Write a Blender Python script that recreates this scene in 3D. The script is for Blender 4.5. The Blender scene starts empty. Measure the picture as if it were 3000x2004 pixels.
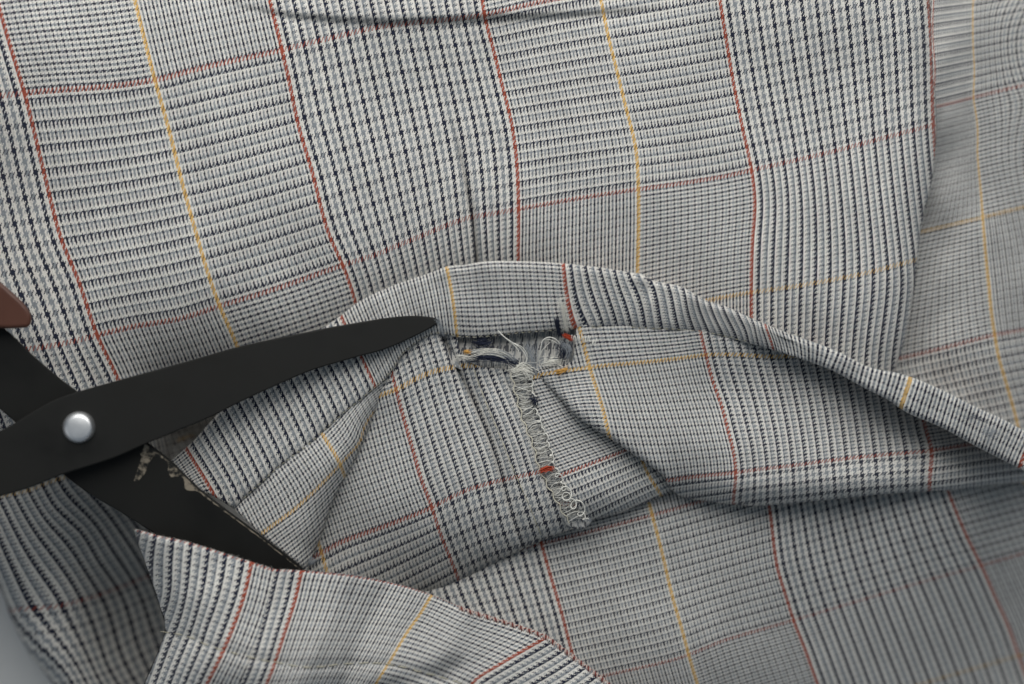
import bpy, bmesh, math, random
import numpy as np
from mathutils import Vector, geometry

# ------------------------------------------------------------------ camera, light, exposure
scene = bpy.context.scene
CAM_Z, FOCUS_Z, FIELD = 0.520, 0.042, 0.340        # metres: camera height, plane in focus, width seen at that plane
cam_d = bpy.data.cameras.new('camera'); cam = bpy.data.objects.new('camera', cam_d)
scene.collection.objects.link(cam); scene.camera = cam
cam.location = (0, 0, CAM_Z); cam.rotation_euler = (0, 0, 0)
cam_d.sensor_width = 36.0; cam_d.lens = 36.0 * (CAM_Z - FOCUS_Z) / FIELD
cam_d.clip_start = 0.01; cam_d.clip_end = 20
cam_d.dof.use_dof = True; cam_d.dof.focus_distance = CAM_Z - FOCUS_Z; cam_d.dof.aperture_fstop = 3.6

world = bpy.data.worlds.new('World'); scene.world = world; world.use_nodes = True
bg = world.node_tree.nodes['Background']
bg.inputs[0].default_value = (0.72, 0.86, 1.0, 1); bg.inputs[1].default_value = 0.17

def area(name, loc, target, size, size_y, power, col):
    d = bpy.data.lights.new(name, 'AREA'); d.shape = 'RECTANGLE'; d.size = size; d.size_y = size_y
    d.energy = power; d.color = col
    o = bpy.data.objects.new(name, d); scene.collection.objects.link(o); o.location = loc
    o.rotation_euler = (Vector(target) - Vector(loc)).to_track_quat('-Z', 'Y').to_euler()
    return o
area('window_light', (0.0, 0.46, 0.50), (0.0, 0.02, 0.03), 0.85, 0.62, 5.6, (1.0, 0.985, 0.955))
area('side_window', (-1.5, -0.55, 0.75), (-0.1, 0.0, 0.05), 0.6, 0.6, 0.9, (0.95, 0.975, 1.0))

scene.render.engine = 'CYCLES'
vs = scene.view_settings
vs.view_transform = 'Standard'; vs.look = 'None'; vs.gamma = 1.0; vs.exposure = 0.0; vs.use_curve_mapping = False

# ------------------------------------------------------------------ helpers
MM = 0.001
KPX = FIELD / 3000.0
rng = random.Random(7)
nrng = np.random.RandomState(3)

def P(px, py, z):
    """plan position (in the photograph's 3000 x 2004 plan units, measured at the focus plane) + height in mm -> metres"""
    s = KPX * (CAM_Z - z * MM) / (CAM_Z - FOCUS_Z)
    return ((px - 1500.0) * s, (1002.0 - py) * s, z * MM)

def PN(a, z):
    s = KPX * (CAM_Z - z * MM) / (CAM_Z - FOCUS_Z)
    return np.stack([(a[:, 0] - 1500.0) * s, (1002.0 - a[:, 1]) * s, z * MM], 1)

class TPS:
    """smooth scalar field through scattered samples (thin plate spline)"""
    def __init__(self, pts, lam=0.02):
        p = np.array([(a[0] / 1000.0, a[1] / 1000.0) for a in pts]); w = np.array([a[2] for a in pts], float)
        n = len(p)
        K = self.k(p, p) + lam * np.eye(n) * 0.05
        Q = np.hstack([np.ones((n, 1)), p])
        A = np.zeros((n + 3, n + 3)); A[:n, :n] = K; A[:n, n:] = Q; A[n:, :n] = Q.T
        self.c = np.linalg.solve(A, np.concatenate([w, np.zeros(3)])); self.p = p; self.n = n
        self.lo, self.hi = w.min(), w.max()
    @staticmethod
    def k(a, b):
        d2 = ((a[:, None, :] - b[None, :, :]) ** 2).sum(2)
        return np.where(d2 > 1e-12, 0.5 * d2 * np.log(d2 + 1e-12), 0.0)
    def __call__(self, a):
        q = a / 1000.0
        return self.k(q, self.p) @ self.c[:self.n] + self.c[self.n] + q @ self.c[self.n + 1:]

def catmull(pts, step, closed=False):
    """resampled smooth curve; a point with a third item 'c' is kept as a corner"""
    n = len(pts); out = []
    cnt = n if closed else n - 1
    for i in range(cnt):
        p1 = pts[i]; p2 = pts[(i + 1) % n]
        p0 = pts[i - 1] if (closed or i > 0) else p1
        p3 = pts[(i + 2) % n] if (closed or i + 2 < n) else p2
        if len(p1) > 2 and p1[2] == 'c': p0 = p1
        if len(p2) > 2 and p2[2] == 'c': p3 = p2
        a, b, c, d = [np.array(p[:2], float) for p in (p0, p1, p2, p3)]
        L = np.linalg.norm(c - b); m = max(1, int(round(L / step)))
        for j in range(m):
            t = j / m
            out.append(0.5 * ((2 * b) + (-a + c) * t + (2 * a - 5 * b + 4 * c - d) * t * t + (-a + 3 * b - 3 * c + d) * t ** 3))
    if not closed: out.append(np.array(pts[-1][:2], float))
    return np.array(out)

def seg_dist(a, line):
    """distance to a polyline, signed side (+ = below / right of travel), fraction along it"""
    best = np.full(len(a), 1e9); side = np.zeros(len(a)); frac = np.zeros(len(a))
    L = np.array([p[:2] for p in line], float); seg = np.linalg.norm(np.diff(L, axis=0), axis=1); cum = np.concatenate([[0], np.cumsum(seg)])
    for i in range(len(L) - 1):
        d = L[i + 1] - L[i]; t = np.clip(((a - L[i]) @ d) / (d @ d), 0, 1)
        q = L[i] + t[:, None] * d; v = a - q; dist = np.hypot(v[:, 0], v[:, 1])
        s = np.sign(d[0] * (a[:, 1] - L[i][1]) - d[1] * (a[:, 0] - L[i][0]))
        m = dist < best
        best[m] = dist[m]; side[m] = s[m]; frac[m] = (cum[i] + t[m] * seg[i]) / cum[-1]
    return best, side, frac

def wavenoise(a, scale, seed, octs=5):
    r = np.random.RandomState(seed); z = np.zeros(len(a))
    for k in range(octs):
        th = r.uniform(0, 2 * math.pi); f = 2 * math.pi / scale * r.uniform(0.6, 1.7)
        z += np.sin(a[:, 0] * f * math.cos(th) + a[:, 1] * f * math.sin(th) + r.uniform(0, 6.28))
    return z / octs

def inside(a, poly):
    x, y = a[:, 0], a[:, 1]; r = np.zeros(len(a), bool); n = len(poly); j = n - 1
    for i in range(n):
        xi, yi = poly[i]; xj, yj = poly[j]
        c = ((yi > y) != (yj > y)) & (x < (xj - xi) * (y - yi) / (yj - yi + 1e-12) + xi)
        r ^= c; j = i
    return r

def link(name, me, parent=None, mat=None):
    o = bpy.data.objects.new(name, me); scene.collection.objects.link(o)
    if parent is not None: o.parent = parent
    if mat is not None and me is not None: me.materials.append(mat)
    return o

def tag(o, label, cat):
    o['label'] = label; o['category'] = cat
    return o

PANEL_Z = {}
def panel(name, outline, u, v, z, parent, mat, step=12, thick=0.55, wrinkle=(0.5, 260, 1), zmod=None, sub=None, fine=(), uvmod=None):
    ring = catmull(outline, step, closed=True)
    lo = ring.min(0); hi = ring.max(0)
    gx = np.arange(lo[0], hi[0], step); gy = np.arange(lo[1], hi[1], step * 0.87)
    G = []
    for j, y in enumerate(gy):
        G.append(np.stack([gx + (step / 2 if j % 2 else 0), np.full(len(gx), y)], 1))
    G = np.concatenate(G); G = G[inside(G, ring)]
    d = np.full(len(G), 1e9)
    for q in ring: d = np.minimum(d, np.hypot(G[:, 0] - q[0], G[:, 1] - q[1]))
    G = G[d > step * 0.55]
    for ln in fine:
        c = catmull(ln, 7); t = np.gradient(c, axis=0); t /= np.linalg.norm(t, axis=1)[:, None]; nn = np.stack([-t[:, 1], t[:, 0]], 1)
        X = np.concatenate([c + nn * o for o in (0, -4, 4, -9, 9, -15, 15)]); X = X[inside(X, ring)]
        dm, _, _ = seg_dist(G, ln); G = G[dm > 18]
        db = np.full(len(X), 1e9)
        for q in ring: db = np.minimum(db, np.hypot(X[:, 0] - q[0], X[:, 1] - q[1]))
        G = np.concatenate([G, X[db > 4]])
    V = [Vector(q) for q in ring] + [Vector(q) for q in G]
    vo, eo, fo, *_ = geometry.delaunay_2d_cdt(V, [], [list(range(len(ring)))], 1, 1e-4)
    A = np.array([(q.x, q.y) for q in vo])
    fu, fv, fz = TPS(u), TPS(v), TPS(z, 0.0)
    U, W = fu(A), fv(A)
    if uvmod: U, W = uvmod(A, U, W)
    def zf(B):
        Z = np.clip(fz(B), fz.lo - 3, fz.hi + 3)
        if wrinkle: Z = Z + wrinkle[0] * wavenoise(B, wrinkle[1], wrinkle[2]) + 0.12 * wavenoise(B, 70, wrinkle[2] + 50)
        if zmod: Z = zmod(B, Z)
        return Z
    PANEL_Z[name if sub is None else sub] = zf
    co = PN(A, zf(A))
    faces = []
    for f in fo:
        f = list(f)
        if len(f) != 3: continue
        a, b, c = (A[i] for i in f)
        cr = (b[0] - a[0]) * (c[1] - a[1]) - (b[1] - a[1]) * (c[0] - a[0])
        if abs(cr) < 1e-6: continue
        if cr > 0: f.reverse()                 # plan y runs down the sheet
        faces.append(f)
    me = bpy.data.meshes.new(name); me.from_pydata(co.tolist(), [], faces); me.update()
    uvl = me.uv_layers.new(name='threads')
    idx = np.empty(len(me.loops), np.int32); me.loops.foreach_get('vertex_index', idx)
    uvl.data.foreach_set('uv', np.stack([U[idx], W[idx]], 1).astype(np.float32).ravel())
    me.polygons.foreach_set('use_smooth', np.ones(len(me.polygons), bool))
    o = link(name, me, parent, mat)
    if thick:
        s = o.modifiers.new('cloth_thickness', 'SOLIDIFY'); s.thickness = thick * MM; s.offset = -1
    return o

def strip(name, rows, u0, du, v0, dv, parent, mat, thick=0.55, step=14):
    """cloth lofted through polylines of (x, y, height): for walls that stand on edge"""
    C = []
    for r in rows:
        xy = catmull([(q[0], q[1]) for q in r], 4); L_ = np.linspace(0, 1, 60)
        t = np.linspace(0, 1, len(xy)); tz = np.linspace(0, 1, len(r))
        C.append(np.stack([np.interp(L_, t, xy[:, 0]), np.interp(L_, t, xy[:, 1]), np.interp(L_, tz, [q[2] for q in r])], 1))
    C = np.array(C); m = len(C); W = []
    for k in range((m - 1) * 6 + 1):
        q = k / 6.0; i = min(int(q), m - 2); f = q - i; W.append(C[i] * (1 - f) + C[i + 1] * f)
    W = np.array(W); R_, K_ = W.shape[:2]
    vs_ = [P(*W[i, j]) for i in range(R_) for j in range(K_)]
    fs = [(i * K_ + j, i * K_ + j + 1, (i + 1) * K_ + j + 1, (i + 1) * K_ + j) for i in range(R_ - 1) for j in range(K_ - 1)]
    me = bpy.data.meshes.new(name); me.from_pydata(vs_, [], fs); me.update()
    uvl = me.uv_layers.new(name='threads')
    for l in me.loops:
        i, j = divmod(l.vertex_index, K_); uvl.data[l.index].uv = (u0 + du * j / (K_ - 1), v0 + dv * i / (R_ - 1))
    me.polygons.foreach_set('use_smooth', np.ones(len(me.polygons), bool))
    return link(name, me, parent, mat)

def tube_mesh(name, paths, radius, mat, parent, sides=5, taper=True, step=None):
    """paths: lists of world points (metres); one mesh"""
    vs_, fs = [], []
    for pi, pts in enumerate(paths):
        pts = [Vector(p) for p in pts]; n = len(pts); base = len(vs_)
        r0 = radius[pi] if isinstance(radius, (list, tuple)) else radius
        for i, p in enumerate(pts):
            t = (pts[min(i + 1, n - 1)] - pts[max(i - 1, 0)])
            t = t.normalized() if t.length > 1e-9 else Vector((1, 0, 0))
            up = Vector((0, 0, 1)) if abs(t.z) < 0.9 else Vector((1, 0, 0))
            s = t.cross(up).normalized(); w = s.cross(t)
            r = r0 * (0.55 if taper and i in (0, n - 1) else 1.0)
            for k in range(sides):
                a = 2 * math.pi * k / sides
                vs_.append(p + s * math.cos(a) * r + w * math.sin(a) * r)
        for i in range(n - 1):
            for k in range(sides):
                a = base + i * sides + k; b = base + i * sides + (k + 1) % sides
                fs.append((a, b, b + sides, a + sides))
        fs.append(tuple(base + k for k in range(sides))[::-1]); fs.append(tuple(base + (n - 1) * sides + k for k in range(sides)))
    me = bpy.data.meshes.new(name); me.from_pydata([tuple(q) for q in vs_], [], fs); me.update()
    me.polygons.foreach_set('use_smooth', np.ones(len(me.polygons), bool))
    return link(name, me, parent, mat)

def strand(pts, zs, step=6, jit=0.0):
    """smooth world path from plan points and heights"""
    c = catmull(pts, step); n = len(c)
    zi = np.interp(np.linspace(0, 1, n), np.linspace(0, 1, len(zs)), zs)
    if jit: c = c + nrng.normal(0, jit, c.shape)
    return [P(c[i][0], c[i][1], zi[i]) for i in range(n)]

def plate(name, outline, zfun, thick, mat, parent, bevel=0.5, step=14, dome=0):
    """solid plate cut to an outline, with bevelled edges"""
    ring = catmull(outline, step, closed=True)
    top = [P(q[0], q[1], zfun(q[0], q[1])) for q in ring]; bot = [P(q[0], q[1], zfun(q[0], q[1]) - thick) for q in ring]
    n = len(ring); bm = bmesh.new()
    tv = [bm.verts.new(p) for p in top]; bv = [bm.verts.new(p) for p in bot]
    bm.faces.new(tv[::-1]); bm.faces.new(bv)
    for i in range(n): bm.faces.new((tv[i], tv[(i + 1) % n], bv[(i + 1) % n], bv[i]))
    bmesh.ops.recalc_face_normals(bm, faces=bm.faces)
    me = bpy.data.meshes.new(name); bm.to_mesh(me); bm.free()
    o = link(name, me, parent, mat)
    if bevel:
        b = o.modifiers.new('edge', 'BEVEL'); b.width = bevel * MM; b.segments = 3; b.limit_method = 'ANGLE'; b.angle_limit = math.radians(50)
        me.polygons.foreach_set('use_smooth', np.ones(len(me.polygons), bool))
        w = o.modifiers.new('wn', 'WEIGHTED_NORMAL')
    return o

# ------------------------------------------------------------------ materials
class NB:
    def __init__(self, name):
        self.mat = bpy.data.materials.new(name); self.mat.use_nodes = True
        self.nt = self.mat.node_tree; self.nt.nodes.clear()
        self.out = self.n('ShaderNodeOutputMaterial'); self.b = self.n('ShaderNodeBsdfPrincipled')
        self.l(self.b.outputs[0], self.out.inputs[0])
    def n(self, t, **kw):
        x = self.nt.nodes.new(t)
        for k, v in kw.items(): setattr(x, k, v)
        return x
    def l(self, a, b): self.nt.links.new(a, b)
    def set(self, sock, v):
        if hasattr(v, 'is_output'): self.l(v, sock)
        else: sock.default_value = v
    def m(self, op, a, b=0.0, c=None):
        x = self.n('ShaderNodeMath', operation=op); self.set(x.inputs[0], a); self.set(x.inputs[1], b)
        if c is not None: self.set(x.inputs[2], c)
        return x.outputs[0]
    def mix(self, f, a, b, mode='MIX'):
        x = self.n('ShaderNodeMix', data_type='RGBA', blend_type=mode)
        self.set(x.inputs[0], f); self.set(x.inputs[6], a); self.set(x.inputs[7], b)
        return x.outputs[2]
    def noise(self, vec, scale, detail=3, rough=0.55):
        x = self.n('ShaderNodeTexNoise'); x.inputs['Scale'].default_value = scale; x.inputs['Detail'].default_value = detail; x.inputs['Roughness'].default_value = rough
        if vec is not None: self.l(vec, x.inputs['Vector'])
        return x.outputs[0]
    def rng(self, v, a, b, c, d):
        x = self.n('ShaderNodeMapRange'); self.set(x.inputs[0], v)
        for i, q in enumerate((a, b, c, d)): x.inputs[i + 1].default_value = q
        return x.outputs[0]

C_WHITE, C_GREY = (0.70, 0.675, 0.625, 1), (0.245, 0.264, 0.282, 1)
C_NAVY, C_RED, C_YEL = (0.016, 0.020, 0.040, 1), (0.34, 0.072, 0.040, 1), (0.66, 0.41, 0.13, 1)

def cloth_material(name, fade=0.0, face=2.58):
    b = NB(name)
    uv = b.n('ShaderNodeUVMap', uv_map='threads').outputs[0]
    nz = b.n('ShaderNodeTexNoise'); nz.inputs['Scale'].default_value = 0.55; nz.inputs['Detail'].default_value = 2; b.l(uv, nz.inputs['Vector'])
    off = b.n('ShaderNodeVectorMath', operation='SUBTRACT'); b.l(nz.outputs['Color'], off.inputs[0]); off.inputs[1].default_value = (0.5, 0.5, 0.5)
    sc = b.n('ShaderNodeVectorMath', operation='SCALE'); b.l(off.outputs[0], sc.inputs[0]); sc.inputs['Scale'].default_value = 0.7
    ad = b.n('ShaderNodeVectorMath', operation='ADD'); b.l(uv, ad.inputs[0]); b.l(sc.outputs[0], ad.inputs[1])
    sp = b.n('ShaderNodeSeparateXYZ'); b.l(ad.outputs[0], sp.inputs[0])
    u, v = sp.outputs[0], sp.outputs[1]
    def yarn(t, total, coarse_end, coarse_off, fine_off, half, reds, yel, broad=4.0):
        i = b.m('FLOORED_MODULO', b.m('FLOOR', t), float(total)); i = b.m('ADD', i, 0.5)
        c = b.m('LESS_THAN', i, float(coarse_end))
        kc = b.m('FLOORED_MODULO', b.m('SUBTRACT', i, float(coarse_off)), 16.0)
        h = b.m('GREATER_THAN', i, float(half))
        kf = b.m('FLOORED_MODULO', b.m('SUBTRACT', b.m('SUBTRACT', i, float(fine_off)), b.m('MULTIPLY', h, 2.0)), 8.0)
        def pick(q, lo, hi): return b.m('MULTIPLY', b.m('GREATER_THAN', q, lo - 0.01), b.m('LESS_THAN', q, hi - 0.01))
        def sel(x, y): return b.m('ADD', b.m('MULTIPLY', c, x), b.m('MULTIPLY', b.m('SUBTRACT', 1.0, c), y))
        navy = sel(b.m('LESS_THAN', kc, broad), b.m('LESS_THAN', kf, 2.0))
        grey = sel(pick(kc, 8, 12), pick(kf, 4, 6))
        red = b.m('ADD', pick(i, *reds[0]), pick(i, *reds[1])); ye = pick(i, *yel)
        col = b.mix(grey, C_WHITE, C_GREY); col = b.mix(navy, col, C_NAVY)
        col = b.mix(ye, col, C_YEL); return b.mix(red, col, C_RED), b.m('ADD', red, ye), c
    warp, wline, wcoarse = yarn(u, 492, 220, 4, 2, 356, ((220, 224), (488, 492)), (354, 358), 4.0)
    weft, _, _ = yarn(v, 408, 168, 2, 0, 288, ((168, 172), (404, 408)), (286, 290))
    ph = b.m('FLOORED_MODULO', b.m('ADD', b.m('FLOOR', u), v), 4.0)
    up = b.m('LESS_THAN', ph, b.m('ADD', b.m('ADD', face - 0.12, b.m('MULTIPLY', wcoarse, 0.40)), b.m('MULTIPLY', wline, 0.6)))
    col = b.mix(up, weft, warp)
    # heathered yarn: small differences from fibre to fibre, faint unevenness over the cloth
    n1 = b.rng(b.noise(uv, 0.9, 3), 0.3, 0.7, 0.80, 1.15)
    n2 = b.rng(b.noise(uv, 0.02, 3), 0.3, 0.7, 0.94, 1.05)
    col = b.mix(1.0, col, b.m('MULTIPLY', n1, n2), 'MULTIPLY')
    def thread_var(ia, along_, seed):
        cv = b.n('ShaderNodeCombineXYZ'); b.l(b.m('MULTIPLY', b.m('FLOOR', ia), 3.71), cv.inputs[0]); b.l(b.m('MULTIPLY', along_, 0.05), cv.inputs[1]); cv.inputs[2].default_value = seed
        return b.rng(b.noise(cv.outputs[0], 1.0, 2), 0.25, 0.75, 0.80, 1.16)
    tv = b.m('ADD', b.m('MULTIPLY', up, thread_var(u, v, 1.3)), b.m('MULTIPLY', b.m('SUBTRACT', 1.0, up), thread_var(v, u, 7.9)))
    col = b.mix(1.0, col, tv, 'MULTIPLY')
    if fade: col = b.mix(fade, col, (0.36, 0.36, 0.35, 1))
    b.set(b.b.inputs['Base Color'], col)
    b.b.inputs['Roughness'].default_value = 0.92
    b.b.inputs['Specular IOR Level'].default_value = 0.18
    b.b.inputs['Sheen Weight'].default_value = 0.12; b.b.inputs['Sheen Roughness'].default_value = 0.5
    fu = b.m('SINE', b.m('MULTIPLY', b.m('FRACT', u), math.pi)); fv = b.m('SINE', b.m('MULTIPLY', b.m('FRACT', v), math.pi))
    hgt = b.m('ADD', b.m('MULTIPLY', up, fu), b.m('MULTIPLY', b.m('SUBTRACT', 1.0, up), fv))
    bp = b.n('ShaderNodeBump'); bp.inputs['Strength'].default_value = 0.35; bp.inputs['Distance'].default_value = 0.00012
    b.l(hgt, bp.inputs['Height']); b.l(bp.outputs[0], b.b.inputs['Normal'])
    return b.mat

def simple(name, col, rough, metal=0.0, spec=0.5, var=0.15, scale=400.0, bump=0.0, coat=0.0):
    b = NB(name)
    tc = b.n('ShaderNodeTexCoord').outputs['Object']
    n = b.rng(b.noise(tc, scale, 4), 0.25, 0.75, 1 - var, 1 + var)
    b.set(b.b.inputs['Base Color'], b.mix(1.0, (*col, 1), n, 'MULTIPLY'))
    b.set(b.b.inputs['Roughness'], b.m('MULTIPLY', n, rough)); b.b.inputs['Metallic'].default_value = metal
    b.b.inputs['Specular IOR Level'].default_value = spec; b.b.inputs['Coat Weight'].default_value = coat
    if bump:
        bp = b.n('ShaderNodeBump'); bp.inputs['Strength'].default_value = 0.4; bp.inputs['Distance'].default_value = bump
        b.l(b.noise(tc, scale * 1.7, 4), bp.inputs['Height']); b.l(bp.outputs[0], b.b.inputs['Normal'])
    return b.mat

M_CLOTH = cloth_material('glen_plaid_twill')
M_SLIT = cloth_material('frayed_allowance', 0.30, 2.2)
M_WRONG = cloth_material('glen_plaid_wrong_side', 0.03, 2.12)
M_BLACK = simple('black_coated_steel', (0.0075, 0.0075, 0.0066), 0.60, 0.0, 0.24, 0.42, 38.0, 0.00003)
M_BARE = simple('worn_bare_steel', (0.19, 0.16, 0.12), 0.6, 0.2, 0.5, 0.35, 500.0)
_b = NB('chipped_coating'); _tc = _b.n('ShaderNodeTexCoord').outputs['Object']
_mask = _b.rng(_b.m('ADD', _b.noise(_tc, 520.0, 6, 0.7), _b.m('MULTIPLY', _b.noise(_tc, 130.0, 2), 0.35)), 0.60, 0.74, 0.0, 1.0)
_b.set(_b.b.inputs['Base Color'], _b.mix(_mask, (0.0075, 0.0075, 0.0066, 1), (0.24, 0.205, 0.155, 1))); _b.b.inputs['Roughness'].default_value = 0.55; _b.b.inputs['Specular IOR Level'].default_value = 0.3
M_BARE = _b.mat
M_SCREW = simple('polished_steel', (0.86, 0.86, 0.86), 0.46, 1.0, 0.5, 0.06, 300.0)
M_BROWN = simple('brown_plastic', (0.085, 0.031, 0.018), 0.42, 0.0, 0.5, 0.10, 120.0)
M_TABLE = simple('white_painted_board', (0.80, 0.79, 0.765), 0.7, 0.0, 0.3, 0.06, 25.0, 0.0002)
M_TWHITE = simple('white_thread', (0.78, 0.765, 0.70), 0.9, 0.0, 0.2, 0.2, 2500.0)
M_TGREY = simple('grey_thread', (0.30, 0.322, 0.345), 0.9, 0.0, 0.2, 0.2, 2500.0)
M_TNAVY = simple('navy_thread', (0.026, 0.032, 0.055), 0.9, 0.0, 0.2, 0.2, 2500.0)
M_TRED = simple('red_thread', (0.48, 0.075, 0.035), 0.9, 0.0, 0.2, 0.2, 2500.0)
M_TPINK = simple('pale_pink_thread', (0.56, 0.43, 0.38), 0.9, 0.0, 0.2, 0.3, 2500.0)
M_TRUST = simple('dull_rust_thread', (0.22, 0.06, 0.05), 0.9, 0.0, 0.2, 0.3, 2500.0)
M_TYEL = simple('yellow_thread', (0.66, 0.37, 0.10), 0.9, 0.0, 0.2, 0.2, 2500.0)
M_TSTRAW = simple('cream_thread', (0.66, 0.62, 0.50), 0.9, 0.0, 0.2, 0.25, 2500.0)
M_TSTITCH = simple('straw_thread', (0.50, 0.47, 0.36), 0.9, 0.0, 0.2, 0.2, 2500.0)

# ------------------------------------------------------------------ table
bm = bmesh.new()
bmesh.ops.create_grid(bm, x_segments=40, y_segments=40, size=0.6)
TABLE_Z = -42.0
bmesh.ops.translate(bm, verts=bm.verts, vec=(0, 0, TABLE_Z * MM))
me = bpy.data.meshes.new('table_top'); bm.to_mesh(me); bm.free()
table = link('table_top', me, None, M_TABLE); table['kind'] = 'structure'
table['label'] = 'pale grey white table surface under the plaid garment'

# ------------------------------------------------------------------ the garment
garment = bpy.data.objects.new('plaid_garment', None); scene.collection.objects.link(garment)
tag(garment, 'grey glen plaid garment with rust and yellow lines, hem opened and frayed', 'garment')

def L(val, pts): return [(x, y, val) for x, y in pts]

# --- lines traced on the flat cloth (thread numbers) ---
STITCH = [(686, 1487), (713, 1464), (770, 1412), (828, 1361), (895, 1312), (943, 1270), (1000, 1218), (1045, 1182), (1089, 1146), (1125, 1115), (1156, 1075), (1179, 1039),
          (1223, 1004), (1268, 980), (1308, 980), (1339, 988), (1384, 990), (1446, 986), (1513, 979), (1625, 970), (1714, 963), (1781, 959), (1870, 963), (2000, 970), (2058, 975),
          (2134, 990), (2201, 1008), (2268, 1026)]
EDGE = [(502, 1349), (568, 1290), (625, 1226), (720, 1130), (830, 1045), (946, 961), (1000, 923), (1058, 879), (1134, 843), (1201, 818), (1268, 796), (1308, 780), (1357, 776), (1429, 765),
        (1531, 765), (1625, 769), (1700, 776), (1759, 783), (1848, 798), (1882, 803), (1915, 822), (1996, 840), (2067, 879), (2134, 901), (2223, 941), (2312, 977), (2446, 1026),
        (2545, 1075), (2647, 1097), (2759, 1142), (2848, 1187), (2937, 1227), (3010, 1266), (3110, 1310)]
LOWER = [(2268, 1026), (2370, 1060), (2446, 1090), (2536, 1139), (2598, 1170), (2661, 1211), (2759, 1253), (2848, 1302), (3000, 1380), (3110, 1440)]

# upper panel
CREASE = [(640, -5), (714, 18), (848, 45), (1000, 58), (1134, 65), (1268, 60), (1420, 54), (1625, 45), (1804, 33), (1960, 20)]
DART = [(1318, 350), (1340, 430), (1372, 560), (1388, 660), (1400, 790)]
AEDGE = [(2690, -560), (2712, -300), (2722, -120), (2726, 0), (2738, 200), (2742, 400), (2728, 540), (2700, 660), (2678, 850), (2650, 1000), (2615, 1100)]
uA = (L(222, [(0, 31), (27, 125), (74, 281), (107, 415), (147, 580), (179, 700), (232, 829), (286, 986), (342, 1102)])
      + L(356, [(395, 0), (417, 89), (453, 232), (496, 384), (536, 545), (576, 688), (607, 794), (643, 896), (694, 1012)])
      + L(490, [(790, 0), (824, 138), (848, 241), (875, 371), (915, 504), (964, 688), (1004, 776), (1038, 874)])
      + L(714, [(1413, 0), (1420, 49), (1446, 147), (1471, 250), (1498, 357), (1511, 446), (1518, 558), (1519, 696), (1518, 762)])
      + L(848, [(1761, 0), (1781, 103), (1808, 210), (1835, 321), (1862, 429), (1870, 545), (1870, 696), (1868, 789)])
      + L(982, [(2109, 0), (2129, 125), (2150, 250), (2179, 393), (2203, 504), (2212, 603), (2205, 696), (2201, 825), (2201, 914)])
      + L(1206, [(2719, 0), (2728, 134), (2732, 312), (2738, 424)])
      + [(2643, 834, 1150), (2616, 1057, 1150), (210, 832, 214), (156, 832, 198), (105, 832, 182), (48, 832, 166), (2700, 660, 1180)])
vA = (L(-2, [(0, 281), (74, 272), (179, 263), (313, 254), (453, 234), (580, 201), (714, 170), (824, 147), (893, 129), (1000, 104), (1103, 80), (1250, 63), (1384, 49), (1446, 38), (1536, 16), (1612, 0)])
      + L(170, [(89, 1021), (179, 1008), (286, 981), (402, 954), (536, 932), (643, 896), (759, 861), (893, 816), (996, 779), (1103, 745), (1179, 713), (1223, 696), (1371, 638), (1446, 625), (1522, 612),
                (1670, 585), (1871, 554), (2000, 536), (2112, 518), (2203, 498), (2313, 473), (2446, 442), (2580, 406), (2714, 371)])
      + L(288, [(2076, 879), (2201, 856), (2313, 841), (2429, 821), (2536, 800), (2661, 767)]))
zA = [(-250, 300, 20), (0, 0, 33), (0, 500, 32), (0, 850, 32), (100, 1100, 37), (300, 1180, 33), (100, 1280, 36), (500, 900, 42), (500, 400, 44), (400, 0, 43), (800, 200, 43), (900, 600, 42), (800, 800, 39), (530, 1270, -14), (500, 1400, -20), (620, 1200, 5), (400, 1340, 27), (330, 1270, 32), (400, 1230, 29), (200, 1290, 35),
      (1150, 300, 42.5), (1250, 650, 40), (1000, 820, 37), (1500, 200, 42), (1500, 500, 41.5), (1500, 760, 37), (1750, 300, 42), (1900, 600, 41), (1900, 800, 36), (2200, 200, 41), (2200, 600, 40), (2150, 850, 37),
      (2500, 200, 40), (2500, 600, 40), (2500, 900, 38), (2450, 1020, 34), (2600, 1060, 33), (2660, 300, 38), (2640, 700, 37.5), (900, 1000, 30), (1500, 860, 31), (1200, -200, 45), (2200, -200, 41), (2600, -150, 38), (-520, -560, -36), (500, -560, -8), (1300, -560, -4), (2100, -560, -6), (2690, -560, -30), (-520, 300, -30), (-520, 1200, -34)]
def zmodA(a, Z):
    d, s, f = seg_dist(a, CREASE)
    fade = np.clip(np.sin(np.clip(f, 0, 1) * math.pi), 0, 1) ** 0.7
    sd = d * s
    Z = Z + fade * (3.0 / (1 + np.exp(np.clip(sd / 5.0, -40, 40))) * np.exp(-d / 160) - 1.1 * np.exp(-((sd - 8) / 13) ** 2))
    d, s, f = seg_dist(a, DART)
    Z = Z - (5.5 * np.exp(-d / 4.5) + 1.5 * np.exp(-((d * s - 14) / 22) ** 2)) * np.clip(f * 1.5, 0, 1)
    d, s, f = seg_dist(a, AEDGE)
    t = np.clip(1 - d / 105, 0, 1)
    return Z - 10 * (1 - np.sqrt(np.clip(1 - t * t, 0, 1))) 
upper = panel('upper_panel', [(-520, -560, 'c'), (2690, -560, 'c')] + AEDGE[1:-1] + [(2615, 1100, 'c'), (2480, 1075), (2300, 1000), (2100, 920), (1900, 850), (1700, 830), (1500, 825), (1330, 840), (1150, 890), (1000, 980), (850, 1080), (640, 1270),
               (520, 1400, 'c'), (420, 1430), (300, 1330), (100, 1290), (-180, 1260), (-520, 1200, 'c')], uA, vA, zA, garment, M_CLOTH, step=10, wrinkle=(0.55, 420, 11), zmod=zmodA, fine=(DART, CREASE))
upper['label'] = 'outer plaid cloth lying flat above the hem'

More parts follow.
